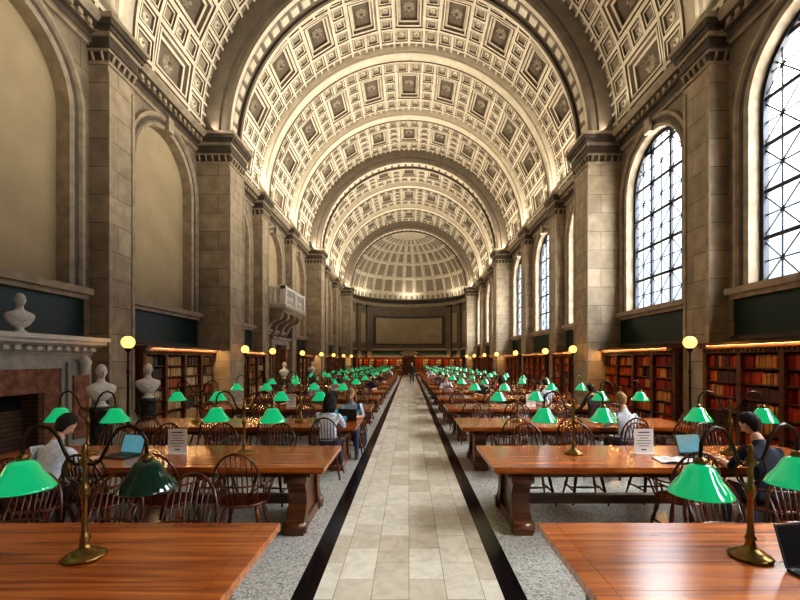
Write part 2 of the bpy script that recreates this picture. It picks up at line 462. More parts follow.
# ---- apse
AR = 6.7
def AP(phi, z, d):
    r = AR+d
    return (r*cos(phi), YE+r*sin(phi), z)
b = MB(['stone', 'trim', 'blind', 'green', 'trim_d', 'arch'])
NS = 48
def band(z0, z1, d0, d1, k, a0=0, a1=pi, n=NS):
    rows = [[AP(a0+(a1-a0)*i/n, z0, d0) for i in range(n+1)], [AP(a0+(a1-a0)*i/n, z1, d1) for i in range(n+1)]]
    b.grid(rows, k)
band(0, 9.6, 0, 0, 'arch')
prof = [(0, 8.6), (-.08, 8.62), (-.08, 8.9), (-.2, 9.0), (-.2, 9.15), (-.38, 9.3), (-.38, 9.42), (0.1, 9.42)]
for (d0, z0), (d1, z1) in zip(prof[:-1], prof[1:]): band(z0, z1, d0, d1, 'trim' if d0 > -.15 else 'trim_d')
prof = [(0, 3.1), (-.1, 3.15), (-.1, 3.3), (0, 3.35)]
for (d0, z0), (d1, z1) in zip(prof[:-1], prof[1:]): band(z0, z1, d0, d1, 'trim')
band(2.3, 3.05, -.03, -.03, 'green')
a0, a1 = pi/2-radians(40), pi/2+radians(40)
band(3.9, 7.2, -.03, -.03, 'blind', a0, a1, 20)
for z0, z1 in ((3.75, 3.95), (7.15, 7.4)):
    band(z0, z1, -.12, -.12, 'trim_d', a0-.03, a1+.03, 20); band(z0, z0, 0, -.12, 'trim_d', a0, a1, 20); band(z1, z1, -.12, 0, 'trim_d', a0, a1, 20)
for aa in (a0, a1): band(3.75, 7.4, -.12, -.12, 'trim_d', aa-.03, aa+.03, 2)
for aa in [radians(t) for t in (6, 26, 42, 138, 154, 174)]:
    c = AP(aa, 0, 0); mt = Matrix.Translation(c) @ Matrix.Rotation(aa+pi/2, 4, 'Z')
    b.box(-.35, .35, -.02, .22, 0, 8.6, 'arch', mt); b.box(-.42, .42, -.02, .3, 8.3, 8.6, 'trim_d', mt)
for a_c in (16, 34, 146, 164):
    aa = radians(a_c)
    band(4.0, 7.6, -.02, -.02, 'blind', aa-.07, aa+.07, 4)
put('wall_apse', b.mesh('wall_apse'))
b = MB(['cream', 'cream_s', 'cream_f'])
def DP(phi, psi, d):
    r = AR+.01+d
    return (r*cos(psi)*cos(phi), YE+r*cos(psi)*sin(phi), ZS+r*sin(psi))
def dpanel(p0, p1, s0, s1):
    cm = max(.25, cos((s0+s1)/2)); rings = []
    lim = (p1-p0)*.4
    for ins, dep in ((0, 0), (.12, 0), (.12, .08), (.24, .08), (.24, .16)):
        du = min(lim, ins/AR/cm); dv = ins/AR
        rings.append(([DP(p0+du, s0+dv, dep), DP(p1-du, s0+dv, dep), DP(p1-du, s1-dv, dep), DP(p0+du, s1-dv, dep)]))
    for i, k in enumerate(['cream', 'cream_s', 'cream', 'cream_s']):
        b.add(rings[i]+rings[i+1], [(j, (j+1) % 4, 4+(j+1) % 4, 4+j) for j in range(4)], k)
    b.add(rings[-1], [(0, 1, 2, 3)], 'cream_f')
tiers = [0, .14, .42, .70, .94, 1.14, 1.3]
for t in range(len(tiers)-1):
    n = 15 if t else 30
    for i in range(n): dpanel(pi*i/n, pi*(i+1)/n, tiers[t], tiers[t+1])
b.grid([[DP(pi*i/30, s_, 0) for i in range(31)] for s_ in (1.3, 1.45, pi/2)], 'cream')
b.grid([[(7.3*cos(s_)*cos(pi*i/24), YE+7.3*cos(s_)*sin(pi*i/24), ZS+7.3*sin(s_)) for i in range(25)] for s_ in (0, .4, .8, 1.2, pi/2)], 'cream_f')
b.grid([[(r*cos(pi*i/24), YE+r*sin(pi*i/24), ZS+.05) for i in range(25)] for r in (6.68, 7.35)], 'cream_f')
put('ceiling_apse', b.mesh('ceiling_apse'))
b = MB(['shelfw', 'trim', 'bronze', 'black'])
yy = YE+AR
b.box(-.95, .95, yy-.35, yy-.02, 0, .04, 'trim')
for sx in (-1, 1):
    b.box(*sorted((sx*.72, sx*1.0)), yy-.38, yy-.01, 0, 2.7, 'trim')
    b.box(*sorted((sx*.01, sx*.72)), yy-.22, yy-.16, .04, 2.45, 'shelfw')
    for z0, z1 in ((.2, .9), (1.0, 1.6), (1.7, 2.3)):
        b.box(*sorted((sx*.12, sx*.62)), yy-.25, yy-.22, z0, z1, 'shelfw')
    b.sphere((sx*.07, yy-.26, 1.05), .035, 'bronze')
b.box(-1.0, 1.0, yy-.38, yy-.01, 2.45, 2.7, 'trim'); b.box(-1.15, 1.15, yy-.48, yy-.02, 2.7, 2.85, 'trim')
b.prism([(-1.1, 2.85), (1.1, 2.85), (0, 3.3)], lambda p, a: (p[0], a, p[1]), yy-.45, yy-.01, 'trim')
put('door_2', b.mesh('door_apse'))

# ---- windows
def window_mesh():
    b = MB(['iron', 'glass'])
    def inside(y, z):
        if z < 0 or abs(y) > WR: return False
        h = z-(SPR-SILL)
        return h <= 0 or y*y+h*h <= WR*WR
    def bar(y0, z0, y1, z1, w=.03, t=.05, n=10):
        d = Vector((y1-y0, z1-z0))
        if d.length < 1e-6: return
        run = []
        for i in range(n):
            m_ = (i+.5)/n
            if inside(y0+(y1-y0)*m_, z0+(z1-z0)*m_):
                if run and abs(run[-1][1]-i/n) < 1e-6: run[-1][1] = (i+1)/n
                else: run.append([i/n, (i+1)/n])
        nn = Vector((-d.y, d.x)).normalized()*w/2
        for a, c in run:
            A = Vector((y0, z0))+d*a; B = Vector((y0, z0))+d*c
            b.prism([(p.x, p.y) for p in [A-nn, B-nn, B+nn, A+nn]], lambda p, x: (x, p[0], p[1]), -t/2, t/2, 'iron')
    W = WR*2; H = SPR-SILL+WR
    step = W/3
    for i in range(1, 3): bar(-WR+i*step, 0, -WR+i*step, H, .085, .07, 60)
    nr = int(H/step)+1
    for j in range(nr+1):
        z = j*step
        bar(-WR, z, WR, z, .085 if j else .12, .07, 60)
        for i in range(3):
            ya = -WR+i*step
            bar(ya, z, ya+step, z+step, .032, .02, 24); bar(ya, z+step, ya+step, z, .032, .02, 24)
            bar(ya+step/2, z, ya+step/2, z+step, .032, .02, 24); bar(ya, z+step/2, ya+step, z+step/2, .032, .02, 24)
    prof = [(WR-.09, .06), (WR-.09, -.06), (WR, -.06), (WR, .06), (WR-.09, .06)]
    S = SPR-SILL
    rows = [[(x, -r, 0) for r, x in prof]]
    for i in range(25):
        a = pi*i/24; rows.append([(x, -r*cos(a), S+r*sin(a)) for r, x in prof])
    rows.append([(x, r, 0) for r, x in prof])
    b.grid(rows, 'iron')
    out = [(-WR, 0)]+[(a, S+z) for a, z in arch_pts(WR)]+[(WR, 0)]
    b.add([(.02, y, z) for y, z in out], [tuple(range(len(out)))], 'glass')
    return b.mesh('window')
wm = window_mesh()
for i, y0 in enumerate(BAYS):
    cy = y0+2.5
    put('window_%d' % (i+1), wm, (WX+.24, cy, SILL))
    ld = bpy.data.lights.new('window_portal', 'AREA'); ld.shape = 'RECTANGLE'; ld.size = 5.1; ld.size_y = 2.9
    ld.cycles.is_portal = True
    lo = bpy.data.objects.new('window_daylight_portal', ld); COL.objects.link(lo)
    lo.location = (WX+.5, cy, SILL+2.55); lo.rotation_euler = (0, pi/2, 0)

# ---- tables
def table_mesh():
    b = MB(['table', 'table_leg'])
    L = 4.0; D = 1.18
    for i in range(4):
        y0 = -D/2+i*D/4
        b.box(-L/2+.12, L/2-.12, y0+.0012, y0+D/4-.0012, .71, .76, 'table')
    for s_ in (-1, 1):
        b.box(*sorted((s_*(L/2-.118), s_*L/2)), -D/2, D/2, .71, .76, 'table')
    b.box(-L/2+.03, L/2-.03, -D/2+.03, D/2-.03, .685, .71, 'table')
    b.box(-L/2+.2, L/2-.2, -D/2+.22, -D/2+.26, .60, .685, 'table_leg')
    b.box(-L/2+.2, L/2-.2, D/2-.26, D/2-.22, .60, .685, 'table_leg')
    for s_ in (-1, 1):
        xc = s_*(L/2-.34)
        for t in (-1, 1):
            pr = [(.44, .685), (.47, .60), (.42, .52), (.36, .42), (.35, .32), (.39, .22), (.47, .15), (.51, .08), (.50, .0), (.34, .0), (.33, .07), (.27, .15), (.22, .27), (.20, .40), (.23, .52), (.24, .60), (.2, .685)]
            b.prism([(t*y, z) for y, z in pr], lambda p, a: (a, p[0], p[1]), xc-.10, xc+.10, 'table_leg')
            b.tube([(xc-.12, t*.43, .60), (xc+.12, t*.43, .60)], .055, 'table_leg', 12)
            b.tube([(xc-.12, t*.44, .075), (xc+.12, t*.44, .075)], .07, 'table_leg', 12)
        b.box(xc-.06, xc+.06, -.28, .28, .12, .6, 'table_leg')
        b.box(xc-.09, xc+.09, -.34, .34, .0, .12, 'table_leg')
        b.box(xc-.09, xc+.09, -.42, .42, .60, .685, 'table_leg')
    b.box(-L/2+.36, L/2-.36, -.05, .05, .20, .30, 'table_leg')
    return b.mesh('reading_table')
TM = table_mesh()
def chair_mesh():
    b = MB(['chair'])
    prof = [(0.0, .425), (.17, .425), (.23, .435), (.25, .452), (.245, .468), (.2, .465), (0.0, .455)]
    b.lathe(prof, (0, 0, 0), 'chair', 18, 1.0, .92, False)
    for sx in (-1, 1):
        for sy in (-1, 1):
            p0 = Vector((sx*.15, sy*.13, .43)); p1 = Vector((sx*.23, sy*.22, .0))
            fr = [0, .15, .3, .45, .55, .62, .7, 1]; rr = [.014, .019, .022, .016, .021, .021, .015, .012]
            b.tube([p0.lerp(p1, t) for t in fr], rr, 'chair', 7)
        b.tube([Vector((sx*.198, .185, .17)), Vector((sx*.2, 0, .175)), Vector((sx*.198, -.185, .17))], [.009, .016, .009], 'chair', 6)
    b.tube([(-.2, 0, .175), (0, 0, .175), (.2, 0, .175)], [.009, .016, .009], 'chair', 6)
    AZ = .655
    pts = []
    for i in range(21):
        a = pi+pi*i/20
        pts.append((.27*cos(a), .27*sin(a)*.9, AZ))
    pts = [(-.285, .18, AZ-.01), (-.275, .1, AZ-.005)]+pts+[(.275, .1, AZ-.005), (.285, .18, AZ-.01)]
    b.tube(pts, [.024, .018]+[.014]*21+[.018, .024], 'chair', 7, flat=.7)
    hp = []; HH = 1.0-AZ
    for i in range(17):
        a = pi*i/16
        hp.append((-.225*cos(a)*(1+.06*sin(a)), -.235-.09*sin(a), AZ+HH*sin(a)))
    b.tube(hp, .0135, 'chair', 7)
    for i in range(9):
        t = (i-4)/4.0
        xb = t*.155; yb = -.19+.05*t*t
        xt = t*.19
        sa = sqrt(max(0, 1-(xt/.225)**2))
        zt = AZ+HH*sa; yt = -.235-.09*sa
        ym = -.243*sqrt(max(0, 1-(t*.18/.27)**2))
        b.tube([(xb, yb, .455), (t*.18, ym, AZ), (xt, yt, zt)], [.009, .008, .0065], 'chair', 5)
    for sx in (-1, 1):
        for (xx, yy, xa, ya) in ((.215, .09, .278, .13), (.22, .0, .273, .03), (.21, -.08, .255, -.09)):
            b.tube([(sx*xx, yy, .455), (sx*(xx+xa)/2, (yy+ya)/2, .55), (sx*xa, ya, AZ-.005)], [.009, .012, .008], 'chair', 5)
    return b.mesh('windsor_chair')
CM = chair_mesh()
def lamp_mesh(off=False):
    b = MB(['bronze', 'brass', 'shade', 'shade_off', 'bulb'])
    b.lathe([(0, 0), (.105, 0), (.11, .012), (.10, .022), (.075, .028), (.07, .04), (.045, .05), (.028, .07), (.022, .10), (.032, .115), (.02, .13),
             (.015, .2), (.014, .34), (.024, .36), (.03, .385), (.022, .41), (.014, .43), (.013, .52), (.024, .54), (.026, .56), (.012, .59), (.018, .61), (.008, .65), (0, .66)], (0, 0, 0), 'brass', 14, cap=False)
    for sx in (-1, 1):
        path = [(0, .545), (.05, .535), (.09, .56), (.12, .62), (.15, .69), (.20, .745), (.26, .76), (.32, .735), (.355, .68), (.36, .60), (.36, .555)]
        b.tube([(sx*x, 0, z) for x, z in path], .0105, 'bronze', 7)
        b.tube([(sx*.04, 0, .43), (sx*.09, 0, .45), (sx*.12, 0, .50), (sx*.10, 0, .55), (sx*.06, 0, .56)], .006, 'bronze', 6)
        k = 'shade_off' if (off and sx > 0) else 'shade'
        b.lathe([(.02, .565), (.035, .562), (.062, .55), (.075, .535), (.10, .485), (.135, .44), (.158, .405), (.162, .395), (.156, .395), (.13, .435), (.095, .48), (.07, .53), (.03, .55)], (sx*.36, 0, 0), k, 20, cap=False)
        b.lathe([(.012, .60), (.03, .59), (.034, .56), (.022, .555)], (sx*.36, 0, 0), 'brass', 10)
        b.sphere((sx*.36, 0, .47), (.026, .026, .036), 'shade_off' if (off and sx > 0) else 'bulb', 8, 6)
    return b.mesh('bankers_lamp')
LM = lamp_mesh(); LMO = lamp_mesh(True)

ROWS = [2.42+2.72*k for k in range(15)]
PEOPLE = [(-3.66, 1, -1, 'sh_white', 'hair_black', False, .38, .7, -.2), (-1.32, 2, -1, 'sh_white', 'hair_black', True, .2, .4, 0),
          (-1.15, 2, 1, 'sh_blue', 'hair_blond', True, .25, .5, 0), (3.55, 2, -1, 'sh_white', 'hair_blond', False, .2, .5, 0),
          (3.6, 1, -1, 'sh_navy', 'hair_black', False, .3, .6, .35),
          (1.45, 5, 1, 'sh_white', 'hair_brown', False, .25, .45, 0), (-2.35, 4, -1, 'sh_dark', 'hair_brown', False, .25, .45, 0), (3.3, 5, -1, 'sh_red', 'hair_black', True, .25, .45, 0),
          (2.35, 7, 1, 'sh_dark', 'hair_black', False, .25, .45, 0), (-1.45, 7, 1, 'sh_dark', 'hair_brown', False, .25, .45, 0), (1.45, 9, 1, 'sh_white', 'hair_black', False, .25, .45, 0),
          (-3.3, 6, 1, 'sh_navy', 'hair_black', False, .25, .45, 0), (-2.35, 9, 1, 'sh_red', 'hair_brown', False, .25, .45, 0),
          (2.4, 4, 1, 'sh_dark', 'hair_black', False, .2, .5, 0), (3.4, 3, 1, 'sh_blue', 'hair_brown', True, .2, .5, 0), (-3.3, 3, 1, 'sh_dark', 'hair_brown', False, .25, .5, 0),
          (-1.5, 5, 1, 'sh_navy', 'hair_black', True, .2, .4, 0), (1.6, 11, 1, 'sh_blue', 'hair_brown', False, .2, .4, 0), (-1.5, 11, 1, 'sh_white', 'hair_black', False, .2, .4, 0),
          (4.2, 3, -1, 'sh_dark', 'hair_black', False, .25, .5, 0), (1.5, 7, -1, 'sh_navy', 'hair_brown', False, .2, .4, 0), (-3.4, 5, -1, 'sh_white', 'hair_brown', True, .2, .4, 0), (4.0, 4, -1, 'sh_white', 'hair_brown', False, .2, .4, 0)]
chair_spec = {
    0: {-1: ([], [1.73, 2.33, 2.95, 3.8]), 1: ([], [2.34, 2.97, 3.8])},
    1: {-1: ([1.7, 2.45, 3.1, 3.75, 4.5], [1.84, 2.62, 3.4, 4.2]), 1: ([2.85, 3.6, 4.4], [1.68, 2.38, 3.3, 4.2])},
    2: {-1: ([1.32, 2.2, 3.1, 4.2], [1.15, 2.1, 3.0, 4.1]), 1: ([1.7, 2.6, 3.55, 4.4], [1.5, 2.3, 3.2, 4.2])},
}
for k, yc in enumerate(ROWS):
    for sd in (-1, 1):
        put('reading_table', TM, (sd*2.9, yc, 0), 0 if sd < 0 else pi)
        for lx in (2.0, 3.9):
            x = sd*lx
            if k == 0: x = {-2.0: -1.87, 2.0: 1.97}.get(x, x)
            put('bankers_lamp', LMO if (k == 0 and sd < 0) else LM, (x, yc+.08 if k else 2.48, .761), random.uniform(-.15, .15) if k else (.0 if sd < 0 else .25))
        spec = chair_spec.get(k)
        if spec: near, far = [list(q) for q in spec[sd]]
        else:
            near = [x+random.uniform(-.12, .12) for x in (1.45, 2.35, 3.3, 4.25)]; far = [x+random.uniform(-.12, .12) for x in (1.45, 2.35, 3.3, 4.25)]
        for lst, nf in ((near, -1), (far, 1)):
            occ = [abs(p[0]) for p in PEOPLE if p[1] == k and p[2] == nf and p[0]*sd > 0]
            lst = [x for x in lst if all(abs(x-o) > .5 for o in occ)]
            for x in lst:
                put('windsor_chair', CM, (sd*x, yc+nf*(.63+random.uniform(0, .12)), 0), (0 if nf < 0 else pi)+random.uniform(-.13, .13))
            for x in occ:
                put('windsor_chair', CM, (sd*x, yc+nf*.86, 0), 0 if nf < 0 else pi)

# ---- bookcases
def bookcase(W, books, name, H=2.26):
    b = MB(['shelfw', 'trim_d']); D = .5
    b.box(-W/2, W/2, -.03, 0, 0, H-.15, 'shelfw')
    ns = max(2, round(W/.95)); sw = W/ns
    for i in range(ns+1):
        x = -W/2+i*sw
        b.box(x-.035, x+.035, -D, -.03, .0, H-.18, 'shelfw')
        b.box(x-.05, x+.05, -D-.03, -D, .0, H-.18, 'shelfw')
    b.box(-W/2-.03, W/2+.03, -D-.05, 0, 0, .12, 'shelfw')
    zs = [.12, .50, .82, 1.12, 1.42, 1.72]
    for z in zs: b.box(-W/2, W/2, -D+.02, -.03, z, z+.03, 'shelfw')
    b.box(-W/2-.04, W/2+.04, -D-.04, 0, H-.22, H-.12, 'shelfw')
    b.box(-W/2-.08, W/2+.08, -D-.10, 0, H-.12, H-.06, 'shelfw'); b.box(-W/2-.14, W/2+.14, -D-.17, 0, H-.06, H, 'shelfw')
    x = -W/2
    while x < W/2-.05: b.box(x, x+.05, -D-.08, -D-.04, H-.19, H-.14, 'shelfw'); x += .1
    frame = b.mesh(name)
    c = MB(books)
    for i in range(ns):
        for j, z in enumerate(zs):
            zt = (zs[j+1] if j < 5 else H-.22)-z-.03
            x = -W/2+i*sw+.04; xe = -W/2+(i+1)*sw-.04
            run = random.choice(books[:5])
            while x < xe-.03:
                if random.random() < .10: run = random.choice(books)
                if random.random() < .03: x += random.uniform(.03, .15); continue
                w = random.uniform(.028, .055); w = min(w, xe-x)
                h = zt*random.uniform(.74, .9)
                y0 = -D+.06+random.uniform(0, .03)
                c.box(x+.001, x+w-.001, y0, y0+.2, z+.03, z+.03+h, run); x += w
    return frame, c.mesh(name+'_books')
bcR = [bookcase(3.9, BOOKR, 'bookcase_r%d' % i) for i in range(2)]
bcL = [bookcase(3.9, BOOKB, 'bookcase_l%d' % i) for i in range(2)]
bcS = bookcase(1.9, BOOKB[:4]+BOOKR[:3], 'bookcase_s')
def put_bc(pair, loc, rz):
    o = put('bookcase', pair[0], loc, rz); put('books', pair[1], parent=o)
    return o
def strip_light(loc, rot, sx, sy, e, col, name='cove_light'):
    ld = bpy.data.lights.new('strip', 'AREA'); ld.shape = 'RECTANGLE'; ld.size = sx; ld.size_y = sy; ld.energy = e; ld.color = col
    lo = bpy.data.objects.new(name, ld); COL.objects.link(lo); lo.location = loc; lo.rotation_euler = rot
    return lo
for i, y0 in enumerate(BAYS):
    cy = y0+2.5
    put_bc(bcR[i % 2], (WX-.08, cy, 0), -pi/2)
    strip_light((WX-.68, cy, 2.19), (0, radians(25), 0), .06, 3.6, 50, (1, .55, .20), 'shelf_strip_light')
    if y0 in (5, 20): continue
    put_bc(bcL[i % 2], (-WX+.08, cy, 0), pi/2)
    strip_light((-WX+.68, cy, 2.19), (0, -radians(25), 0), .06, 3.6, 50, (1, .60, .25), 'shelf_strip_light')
for a in (18, 38, 58, 74, 106, 122, 142, 162):
    aa = radians(a)
    r = AR-.12
    put_bc(bcS, (r*cos(aa), YE+r*sin(aa), 0), aa-pi/2)
    r = AR-1.1
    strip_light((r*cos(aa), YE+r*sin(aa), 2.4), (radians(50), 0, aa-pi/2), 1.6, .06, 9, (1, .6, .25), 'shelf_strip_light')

# ---- globe lamp posts
def globe_mesh():
    b = MB(['bronze', 'globe'])
    b.lathe([(0, 0), (.16, 0), (.16, .04), (.1, .08), (.06, .14), (.035, .2), (.028, .6), (.04, .64), (.028, .68), (.022, 1.6), (.035, 1.66), (.02, 1.7), (.018, 2.05), (.05, 2.1), (.07, 2.13), (.07, 2.15), (0, 2.15)], (0, 0, 0), 'bronze', 12, cap=False)
    b.sphere((0, 0, 2.27), .13, 'globe', 16, 12)
    return b.mesh('globe_lamp_post')
GM = globe_mesh()
for y, x in ((9.0, 5.88), (14.9, 5.68), (18.3, 5.8), (23.0, 5.7), (28.0, 5.7), (32.5, 5.7), (37.5, 5.7), (42.5, 5.7)):
    put('globe_lamp_post', GM, (x, y, 0)); put('globe_lamp_post', GM, (-x, y, 0))

# ---- fireplace
b = MB(['marble_g', 'pink', 'firebrick', 'soot', 'marble'])
X0 = -WX+.01
fb = b.box
fb(X0, -6.62, 5.56, 6.3, 0, 2.0, 'marble_g'); fb(X0, -6.62, 8.2, 8.95, 0, 2.0, 'marble_g')
fb(X0, -6.62, 6.3, 8.2, 1.74, 2.0, 'marble_g')
fb(X0, -6.66, 6.3, 6.62, 0, 1.74, 'pink'); fb(X0, -6.66, 7.85, 8.2, 0, 1.74, 'pink'); fb(X0, -6.66, 6.62, 7.85, 1.3, 1.74, 'pink')
fb(X0, -7.0, 6.62, 7.85, 0, 1.3, 'soot'); fb(-7.0, -6.68, 6.62, 6.72, 0, 1.3, 'firebrick'); fb(-7.0, -6.68, 7.75, 7.85, 0, 1.3, 'firebrick'); fb(-7.0, -6.98, 6.7, 7.75, 0, 1.0, 'firebrick')
for y0, y1 in ((5.6, 6.2), (8.28, 8.88)):
    fb(-6.64, -6.56, y0, y1, .2, 1.85, 'marble_g'); fb(-6.6, -6.52, y0+.1, y1-.1, .35, 1.6, 'pink'); fb(-6.64, -6.5, y0-.03, y1+.03, 0, .2, 'marble_g')
    b.tube([(-6.52, (y0+y1)/2, 1.95), (-6.44, (y0+y1)/2, 1.85), (-6.48, (y0+y1)/2, 1.7), (-6.54, (y0+y1)/2, 1.6)], [.09, .1, .07, .04], 'marble', 8)
for i, (z0, z1, xx) in enumerate(((2.0, 2.06, -6.58), (2.06, 2.16, -6.52), (2.16, 2.2, -6.42), (2.2, 2.27, -6.34), (2.27, 2.35, -6.27))):
    fb(X0, xx, 5.56, 8.95+(xx+6.58)*.3, z0, z1, 'marble_g' if i < 3 else 'marble')
for i in range(16): fb(-6.56, -6.47, 5.6+i*.21, 5.7+i*.21, 2.08, 2.15, 'marble')
fb(X0, -5.98, 6.0, 8.4, 0, .03, 'pink')
put('fireplace', b.mesh('fireplace'))

# ---- balcony + door (left, bay 22.5)
b = MB(['marble_g', 'trim', 'marble'])
xb = -5.95; yc = 22.5
b.box(-WX+.01, xb, yc-1.9, yc+1.9, 4.32, 4.42, 'trim'); b.box(-WX+.01, xb+.08, yc-1.98, yc+1.98, 4.42, 4.56, 'marble_g')
b.box(-WX+.01, xb-.1, yc-1.8, yc+1.8, 4.22, 4.32, 'trim')
for yy in (-1.6, -.6, .6, 1.6):
    pr = [(0, 4.22), (.95, 4.22), (.98, 4.05), (.85, 3.9), (.6, 3.82), (.4, 3.65), (.3, 3.4), (.2, 3.2), (.0, 3.1)]
    b.prism([(-WX+.01+x, z) for x, z in pr], lambda p, a: (p[0], a, p[1]), yc+yy-.13, yc+yy+.13, 'trim')
def balus(x, y):
    b.lathe([(.06, 0), (.06, .05), (.03, .09), (.04, .16), (.065, .27), (.06, .34), (.03, .48), (.025, .56), (.045, .6), (.03, .63), (.06, .66), (.06, .72)], (x, y, 4.62), 'marble', 8)
b.box(xb-.2, xb+.02, yc-1.9, yc+1.9, 4.56, 4.64, 'marble'); b.box(xb-.22, xb+.04, yc-1.92, yc+1.92, 5.32, 5.46, 'marble')
for s_ in (-1, 1):
    ys = sorted((yc+s_*1.9, yc+s_*1.68))
    b.box(-WX+.01, xb, ys[0], ys[1], 4.56, 4.64, 'marble'); b.box(-WX+.01, xb+.02, ys[0], ys[1], 5.32, 5.46, 'marble')
    b.box(xb-.24, xb+.05, ys[0]-.02, ys[1]+.02, 4.56, 5.5, 'marble')
    for x in (-6.9, -6.7, -6.5, -6.3): balus(x, yc+s_*1.79)
for i in range(13): balus(xb-.09, yc-1.5+i*.25)
b.box(xb-.24, xb+.05, yc-.13, yc+.13, 4.56, 5.4, 'marble')
put('balcony', b.mesh('balcony'))
b = MB(['trim', 'shelfw', 'bronze', 'marble_g', 'pink'])
for s_ in (-1, 1):
    b.box(-WX+.01, -6.75, *sorted((yc+s_*1.0, yc+s_*1.45)), 0, 2.7, 'pink')
    b.box(-WX+.01, -6.68, *sorted((yc+s_*.96, yc+s_*1.5)), 0, .3, 'marble_g')
    b.box(-WX+.01, -6.68, *sorted((yc+s_*.96, yc+s_*1.5)), 2.5, 2.7, 'marble_g')
    b.box(-WX+.01, -6.98, *sorted((yc+s_*.01, yc+s_*1.0)), 0, 2.7, 'shelfw')
    for z0, z1 in ((.2, .9), (1.0, 1.6), (1.75, 2.5)):
        b.box(-6.98, -6.95, *sorted((yc+s_*.15, yc+s_*.85)), z0, z1, 'shelfw')
    b.sphere((-6.93, yc+s_*.08, 1.05), .035, 'bronze')
b.box(-WX+.01, -6.7, yc-1.5, yc+1.5, 2.7, 2.95, 'marble_g'); b.box(-WX+.01, -6.6, yc-1.6, yc+1.6, 2.95, 3.08, 'trim')
put('door_1', b.mesh('door_side'))

# ------------------------------------------------------------------ people
def skin_mesh(J, E, root):
    names = list(J); idx = {n: i for i, n in enumerate(names)}
    me = bpy.data.meshes.new('tmp'); me.from_pydata([J[n][0] for n in names], [(idx[a], idx[c]) for a, c, _ in E], [])
    o = bpy.data.objects.new('tmp', me); COL.objects.link(o)
    md = o.modifiers.new('s', 'SKIN'); md.use_smooth_shade = True
    for n in names:
        r = J[n][1]; sv = me.skin_vertices[0].data[idx[n]]
        sv.radius = r if isinstance(r, tuple) else (r, r); sv.use_root = (n == root)
    md.branch_smoothing = .5
    sd = o.modifiers.new('d', 'SUBSURF'); sd.levels = 2; sd.render_levels = 2
    dg = bpy.context.evaluated_depsgraph_get(); ev = o.evaluated_get(dg)
    out = bpy.data.meshes.new_from_object(ev)
    vs = [v.co.copy() for v in out.vertices]; fs = [tuple(p.vertices) for p in out.polygons]
    bpy.data.objects.remove(o); bpy.data.meshes.remove(me); bpy.data.meshes.remove(out)
    return vs, fs
def add_body(b, J, E, root):
    vs, fs = skin_mesh(J, E, root)
    o = len(b.v); b.v += [tuple(v) for v in vs]
    R = {n: (max(J[n][1]) if isinstance(J[n][1], tuple) else J[n][1]) for n in J}
    segs = [(Vector(J[a][0]), Vector(J[c][0]), k, R[a], R[c]) for a, c, k in E]
    def sd(p, s_):
        ab = s_[1]-s_[0]; t = max(0, min(1, (p-s_[0]).dot(ab)/max(1e-9, ab.dot(ab))))
        return (p-s_[0]-ab*t).length/(s_[3]*(1-t)+s_[4]*t)
    for f in fs:
        c = sum((vs[i] for i in f), Vector())/len(f)
        k = min(segs, key=lambda s_: sd(c, s_))[2]
        b.f.append([i+o for i in f]); b.m.append(b.mi(k)); b.sm.append(True)
def add_head(b, c, pitch, yaw, skin, hair, long_=False, s=1.0, eye='eye', lip='lip'):
    mt = Matrix.Translation(c) @ Matrix.Rotation(yaw, 4, 'Z') @ Matrix.Rotation(-pitch, 4, 'X') @ Matrix.Scale(s, 4)
    def shape(d):
        x, y, z = d
        if z < 0:
            x *= 1+.30*z; y = y*(1+.10*z) if y > 0 else y*(1+.45*z)
        if y > .5: y *= .97
        if y > .55 and abs(z) < .25: y -= .05*(1-abs(z)/.25)*(1 if abs(x) > .2 else 0)
        return (x, y, z)
    b.sphere((0, 0, 0), (.076, .096, .118), skin, 24, 20, mt, shape)
    b.tube([(0, .088, .016), (0, .102, -.010), (0, .110, -.026), (0, .092, -.036)], [.007, .010, .014, .008], skin, 8, mt)
    for sx in (-1, 1):
        b.sphere((sx*.029, .083, .010), (.012, .008, .006), eye, 8, 6, mt)
        b.tube([(sx*.014, .093, .026), (sx*.03, .092, .031), (sx*.048, .078, .026)], [.003, .004, .003], hair, 5, mt)
        b.sphere((sx*.077, -.004, -.005), (.010, .018, .028), skin, 8, 6, mt)
    b.tube([(-.022, .080, -.060), (0, .087, -.058), (.022, .080, -.060)], [.003, .006, .003], lip, 6, mt)
    n = 28; m_ = 20; vs = []; fs = []
    R = (.086, .107, .130) if hair != 'marble' else (.080, .101, .124)
    for j in range(m_+1):
        ph = pi*.80*j/m_
        for i in range(n):
            a = 2*pi*i/n; d = shape((sin(ph)*cos(a), sin(ph)*sin(a), cos(ph)))
            w = 1+.025*sin(7*a+ph*5)
            vs.append((R[0]*d[0]*w, R[1]*d[1]*w-.006, R[2]*d[2]*w+.004))
    for j in range(m_):
        for i in range(n):
            f = (j*n+i, (j+1)*n+i, (j+1)*n+(i+1) % n, j*n+(i+1) % n)
            cc = [sum(vs[q][t] for q in f)/4 for t in range(3)]
            lim = .055 if cc[1] > .04 else (-.02+.075*max(0, (cc[1]+.02)/.06) if cc[1] > -.02 else -.2)
            if cc[2] < lim: continue
            fs.append(f)
    b.add(vs, fs, hair, True, mt)
    if long_:
        for i in range(9):
            a = pi+pi*i/8
            x = .075*cos(a); y = .08*sin(a)-.01
            b.tube([(x*.9, y*.9, .06), (x*1.1, y*1.1, -.05), (x*1.15, y*1.1-.01, -.15), (x*.9, y-.01, -.25)], [.02, .03, .03, .012], hair, 6, mt)
